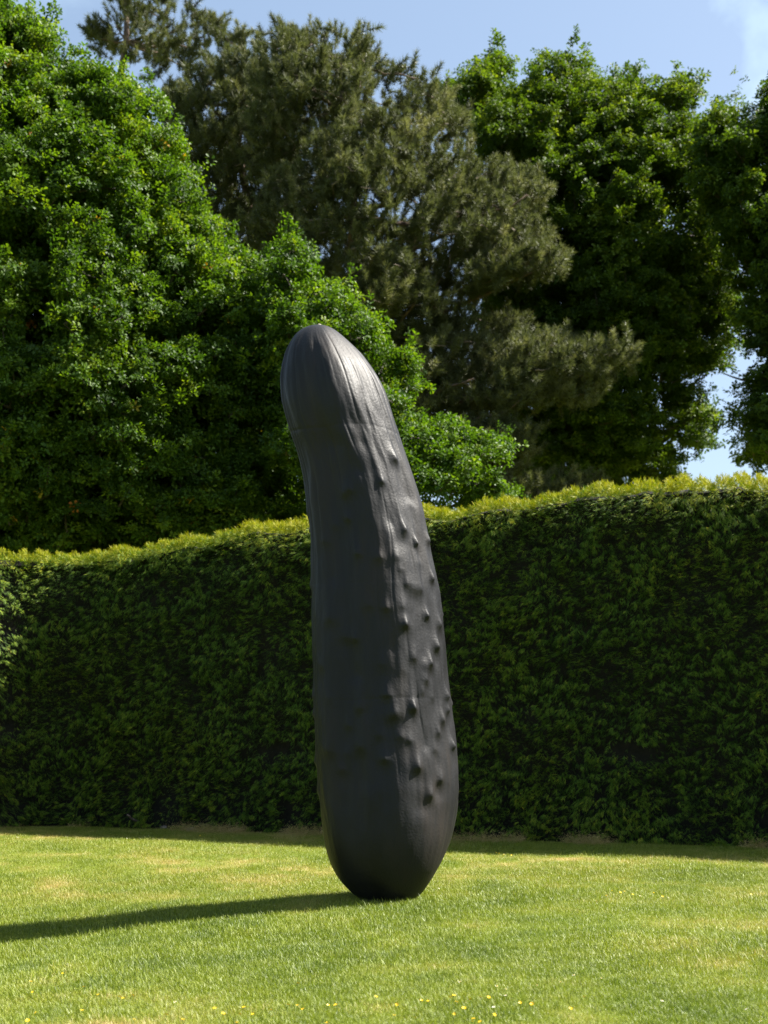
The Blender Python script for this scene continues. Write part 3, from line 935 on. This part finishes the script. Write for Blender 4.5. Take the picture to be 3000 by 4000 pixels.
nt.links.new(n1.outputs['Fac'], r2.inputs['Fac'])
nt.links.new(r2.outputs['Color'], b.inputs['Roughness'])
b.inputs['Specular IOR Level'].default_value = 0.22
n2 = nt.nodes.new('ShaderNodeTexNoise'); n2.inputs['Scale'].default_value = 55; n2.inputs['Detail'].default_value = 5
n3 = nt.nodes.new('ShaderNodeTexVoronoi'); n3.inputs['Scale'].default_value = 38
nt.links.new(t.outputs['Object'], n2.inputs['Vector'])
nt.links.new(t.outputs['Object'], n3.inputs['Vector'])
pit = nt.nodes.new('ShaderNodeMapRange'); pit.inputs['From Max'].default_value = 0.14
nt.links.new(n3.outputs['Distance'], pit.inputs['Value'])
ml = nt.nodes.new('ShaderNodeMath'); ml.operation = 'MULTIPLY_ADD'; ml.inputs[1].default_value = 0.6
nt.links.new(pit.outputs['Result'], ml.inputs[0]); nt.links.new(n2.outputs['Fac'], ml.inputs[2])
bp = nt.nodes.new('ShaderNodeBump'); bp.inputs['Strength'].default_value = 0.35; bp.inputs['Distance'].default_value = 0.006
nt.links.new(ml.outputs[0], bp.inputs['Height']); nt.links.new(bp.outputs['Normal'], b.inputs['Normal'])
gk = empty('gherkin_sculpture', (float(CX[-1]), Y_S, 0))
tag(gk, 'giant dark bronze gherkin sculpture with warts standing upright on the lawn', 'sculpture')
gl = np.array(gk.location)
mesh_obj('body', SV - gl, SF, m, gk, smooth=True)
# thin fixing plate under the foot
V, F = [], []
nn = 40
rb = float(WX[-1]) + .035
for zz in (-.012, .014):
    for j in range(nn):
        an = 2 * math.pi * j / nn
        V.append((rb * math.cos(an), rb * math.sin(an), zz))
for j in range(nn):
    F.append((j, (j + 1) % nn, nn + (j + 1) % nn, nn + j))
F += [tuple(range(nn))[::-1], tuple(range(nn, 2 * nn))]
mesh_obj('base_plate', V, F, plain_mat('plate_steel', (0.02, 0.02, 0.02), .5), gk)
# dried stalk scar on the crown
V, F = tube([(SV[0][0] - gl[0], SV[0][1] - gl[1], ZZ[0] - .02), (SV[0][0] - gl[0] + .008, SV[0][1] - gl[1], ZZ[0] + .006)], [.022, .012], 9)
mesh_obj('stalk_scar', V, F, plain_mat('scar_patina', (0.20, 0.19, 0.13), .7), gk, smooth=True)

# ------------------------------------------------------------------ grass
def lawn_points(n, y0, y1):
    Y = np.sqrt(RNG.uniform(y0 ** 2, y1 ** 2, n))
    X = RNG.uniform(-1, 1, n) * (Y * .30 + 2.8)
    return X, Y
XY = []
for n, a, c in [(47000, 4.2, 8.0), (50000, 8.0, 12.5), (44000, 12.5, 18.8)]:
    XY.append(np.stack(lawn_points(n, a, c), 1))
XY = np.concatenate(XY)
# not inside the hedge, not under the sculpture's foot
hy = np.interp(XY[:, 0], HQ[NP // 3:, 0], HQ[NP // 3:, 1])
ok = (XY[:, 1] < hy + .05) & (np.hypot(XY[:, 0] - CX[-1], XY[:, 1] - Y_S) > rb + .02) & (XY[:, 0] > -5.9)
XY = XY[ok]
k = len(XY)
dry = dryness(XY[:, 0], XY[:, 1])
lush = fbm(XY[:, 0] * 1.1, XY[:, 1] * .9, 0, 15, 2)
tint = .04 + .92 * dry + RNG.normal(size=k) * .13
size = (.62 + .75 * lush) * RNG.uniform(.75, 1.3, k) * (1.0 - .25 * dry)
ax = unit(np.array([0, 0, 1.0]) + RNG.normal(size=(k, 3)) * .12)
scatter('grass', np.stack([XY[:, 0], XY[:, 1], ground_z(XY[:, 0], XY[:, 1])], 1), axis_rot(ax, RNG.uniform(0, 6.283, k)), size, tint, C_GRASS)
tag(bpy.data.objects['grass'], 'short mown grass of the lawn with straw-coloured patches', 'grass', kind='stuff')

# dry clippings lying along the foot of the hedge
s = RNG.uniform(0, HS[-1], 9000)
xx = np.interp(s, HS, HQ[:, 0]); yy = np.interp(s, HS, HQ[:, 1])
nn_ = np.stack([np.interp(s, HS, HN[:, 0]), np.interp(s, HS, HN[:, 1])], 1)
heap = np.clip((fbm(s * 1.6, 0, 0, 111, 2) - .40) * 4, 0, 1) * np.clip((xx + 5) / 3, .2, 1)
off = RNG.normal(size=len(s)) * .09 + .10
ok = (RNG.uniform(size=len(s)) < heap) & (xx > -5.3) & (xx < 7.5)
P = np.stack([xx + nn_[:, 0] * off, yy + nn_[:, 1] * off, 0 * xx], 1)[ok]
hz = heap[ok] * np.exp(-((off[ok] - .1) / .1) ** 2) * .07
P[:, 2] = ground_z(P[:, 0], P[:, 1]) + RNG.uniform(0, 1, len(P)) * hz + .005
ax = unit(RNG.normal(size=(len(P), 3)) * [1, 1, .35] + [0, 0, .35])
scatter('grass_clippings', P, axis_rot(ax, RNG.uniform(0, 6.283, len(P))), RNG.uniform(.7, 1.2, len(P)), RNG.uniform(.78, 1.0, len(P)), C_GRASS)
tag(bpy.data.objects['grass_clippings'], 'withered brown grass clippings heaped along the foot of the hedge', 'grass clippings', kind='stuff')

# ------------------------------------------------------------------ flowers, stick, bark
M_YEL = plain_mat('buttercup_petal', (0.80, 0.52, 0.01), .35)
M_WHI = plain_mat('daisy_petal', (0.80, 0.80, 0.76), .6)
M_EYE = plain_mat('daisy_eye', (0.70, 0.42, 0.02), .7)
M_STEM = plain_mat('flower_stem', (0.07, 0.13, 0.02), .6)

def flower_mesh(name, kind):
    V, F, MI = [], [], []
    H = .088 if kind == 'b' else .066
    tv, tf = tube([(0, 0, -.01), (.004, .002, H * .5), (.002, 0, H)], [.0016, .0013, .0012], 5)
    V += [np.array(v) for v in tv]; F += tf; MI += [2] * len(tf)
    npet = 5 if kind == 'b' else 14
    R = .0145 if kind == 'b' else .0125
    for j in range(npet):
        a = 2 * math.pi * j / npet
        hw = math.pi / npet * (1.02 if kind == 'b' else .8)
        up = .45 if kind == 'b' else .12
        c = np.array([.002, 0, H])
        i = len(V)
        for (rr, da, zz) in [(.002, 0, 0), (R * .7, -hw, up * R * .55), (R, -hw * .5, up * R), (R, hw * .5, up * R), (R * .7, hw, up * R * .55)]:
            V.append(c + np.array([rr * math.cos(a + da), rr * math.sin(a + da), zz]))
        F.append((i, i + 1, i + 2, i + 3, i + 4)); MI.append(0)
    i = len(V)
    for zz, rr in ((.001, .0048), (.004, .003)):
        for j in range(7):
            a = 2 * math.pi * j / 7
            V.append(np.array([.002 + rr * math.cos(a), rr * math.sin(a), H + zz]))
    for j in range(7):
        F.append((i + j, i + (j + 1) % 7, i + 7 + (j + 1) % 7, i + 7 + j)); MI.append(1)
    F.append(tuple(i + 7 + j for j in range(7))); MI.append(1)
    me = bpy.data.meshes.new(name)
    me.from_pydata([tuple(v) for v in V], [], F)
    for mm in ((M_YEL if kind == 'b' else M_WHI), M_EYE, M_STEM):
        me.materials.append(mm)
    me.polygons.foreach_set('material_index', MI)
    return me

def pl(u, v): return (u / 1.106, 3050 + v / 1.106)
def pr(u, v): return (1500 + u / 1.106, 3050 + v / 1.106)
BUT = [pl(*q) for q in [(122, 797), (155, 830), (250, 818), (362, 842), (437, 862), (507, 895), (535, 895), (556, 876), (178, 942), (350, 960), (122, 990), (285, 737), (932, 962), (948, 990), (1025, 992), (1058, 967), (1098, 992), (1150, 967), (1200, 995), (1238, 970), (1295, 958), (1335, 975), (1407, 958), (1470, 973), (1425, 1040), (1022, 1033), (780, 1025), (712, 998), (575, 1003), (1272, 860), (863, 235), (1605, 920)]]
BUT += [pr(*q) for q in [(73, 943), (150, 945), (190, 947), (280, 943), (297, 960), (293, 938), (390, 950), (415, 948), (435, 930), (313, 982), (345, 992), (362, 990), (458, 993), (130, 1025), (40, 1010), (380, 1040), (395, 1038), (437, 1042), (587, 943), (652, 957), (838, 936), (800, 980), (1380, 907), (1203, 505), (975, 488), (1010, 483), (1030, 478), (1065, 487), (990, 475), (810, 487), (500, 310), (525, 312), (480, 305), (550, 313), (1570, 492), (1185, 475)]]
DAI = [pl(*q) for q in [(130, 188), (160, 195), (645, 228), (827, 228), (360, 480), (380, 477), (445, 487), (508, 512), (328, 482), (545, 240), (215, 270), (75, 235), (1420, 488), (1185, 510), (1130, 515), (767, 910)]]
DAI += [pr(*q) for q in [(200, 455), (225, 448), (1100, 495), (1215, 495), (835, 830), (940, 845), (763, 868), (660, 877), (485, 888), (520, 887), (530, 915), (1195, 948), (1580, 975), (1175, 862), (478, 962), (1635, 1027), (340, 858)]]
for kind, lst, nm, lab, grp in [('b', BUT, 'buttercup', 'small yellow buttercup flowering in the short grass', 'buttercups in the lawn'), ('d', DAI, 'daisy', 'small white daisy flowering in the short grass', 'daisies in the lawn')]:
    me = flower_mesh(nm, kind)
    proto = None
    for (x, y) in lst:
        # the head stands about 6 cm above the grass roots
        Yd = (CAM_H - .055) * FPX / (y - HOR)
        p = px(x, y, Yd)
        o = bpy.data.objects.new(nm, me)
        COL.objects.link(o)
        o.location = (p[0], p[1], float(ground_z(p[0], p[1])))
        o.rotation_euler = (RNG.normal() * .25 + .2, RNG.normal() * .25, RNG.uniform(0, 6.28))
        sc_ = RNG.uniform(.50, .72)
        o.scale = (sc_, sc_, sc_)
        tag(o, lab, nm, grp)

a, c = gpx(556, 3236), px(498, 3184, 17.85)
q = bend(a + [0, 0, .012], c, 8, .12)
V, F = tube(q - a, np.linspace(.022, .014, 8), 7)
st = mesh_obj('fallen_stick', V, F, M_TWIG, smooth=True)
st.location = tuple(a)
tag(st, 'broken grey-brown stick leaning out of the foot of the hedge', 'stick')
M_CHIP = plain_mat('bark_chip', (0.16, 0.12, 0.09), .9, col2=(0.36, 0.30, 0.25), scale=20)
for j, (x, y, L, lab) in enumerate([(640, 3240, .13, 'pale wood chip on the grass near the leaning stick'), (742, 3247, .16, 'brown bark chip among daisies at the foot of the hedge'), (922, 3250, .20, 'flat grey bark piece at the foot of the hedge close to the sculpture')]):
    p = gpx(x, y)
    V = []
    for zz in (0, .035):
        for ang in range(7):
            an = ang * 2 * math.pi / 7
            rr = L * .5 * RNG.uniform(.7, 1.1) * (1 if zz == 0 else .75)
            V.append((rr * math.cos(an), rr * .45 * math.sin(an), zz + RNG.uniform(0, .012)))
    F = [tuple(range(7))[::-1], tuple(range(7, 14))] + [(i, (i + 1) % 7, 7 + (i + 1) % 7, 7 + i) for i in range(7)]
    o = mesh_obj('wood_chip', V, F, M_CHIP)
    o.location = (p[0], p[1], p[2] + .012)
    o.rotation_euler = (.1, -.08, RNG.uniform(-.5, .5))
    tag(o, lab, 'wood chip', 'wood chips along the hedge foot')
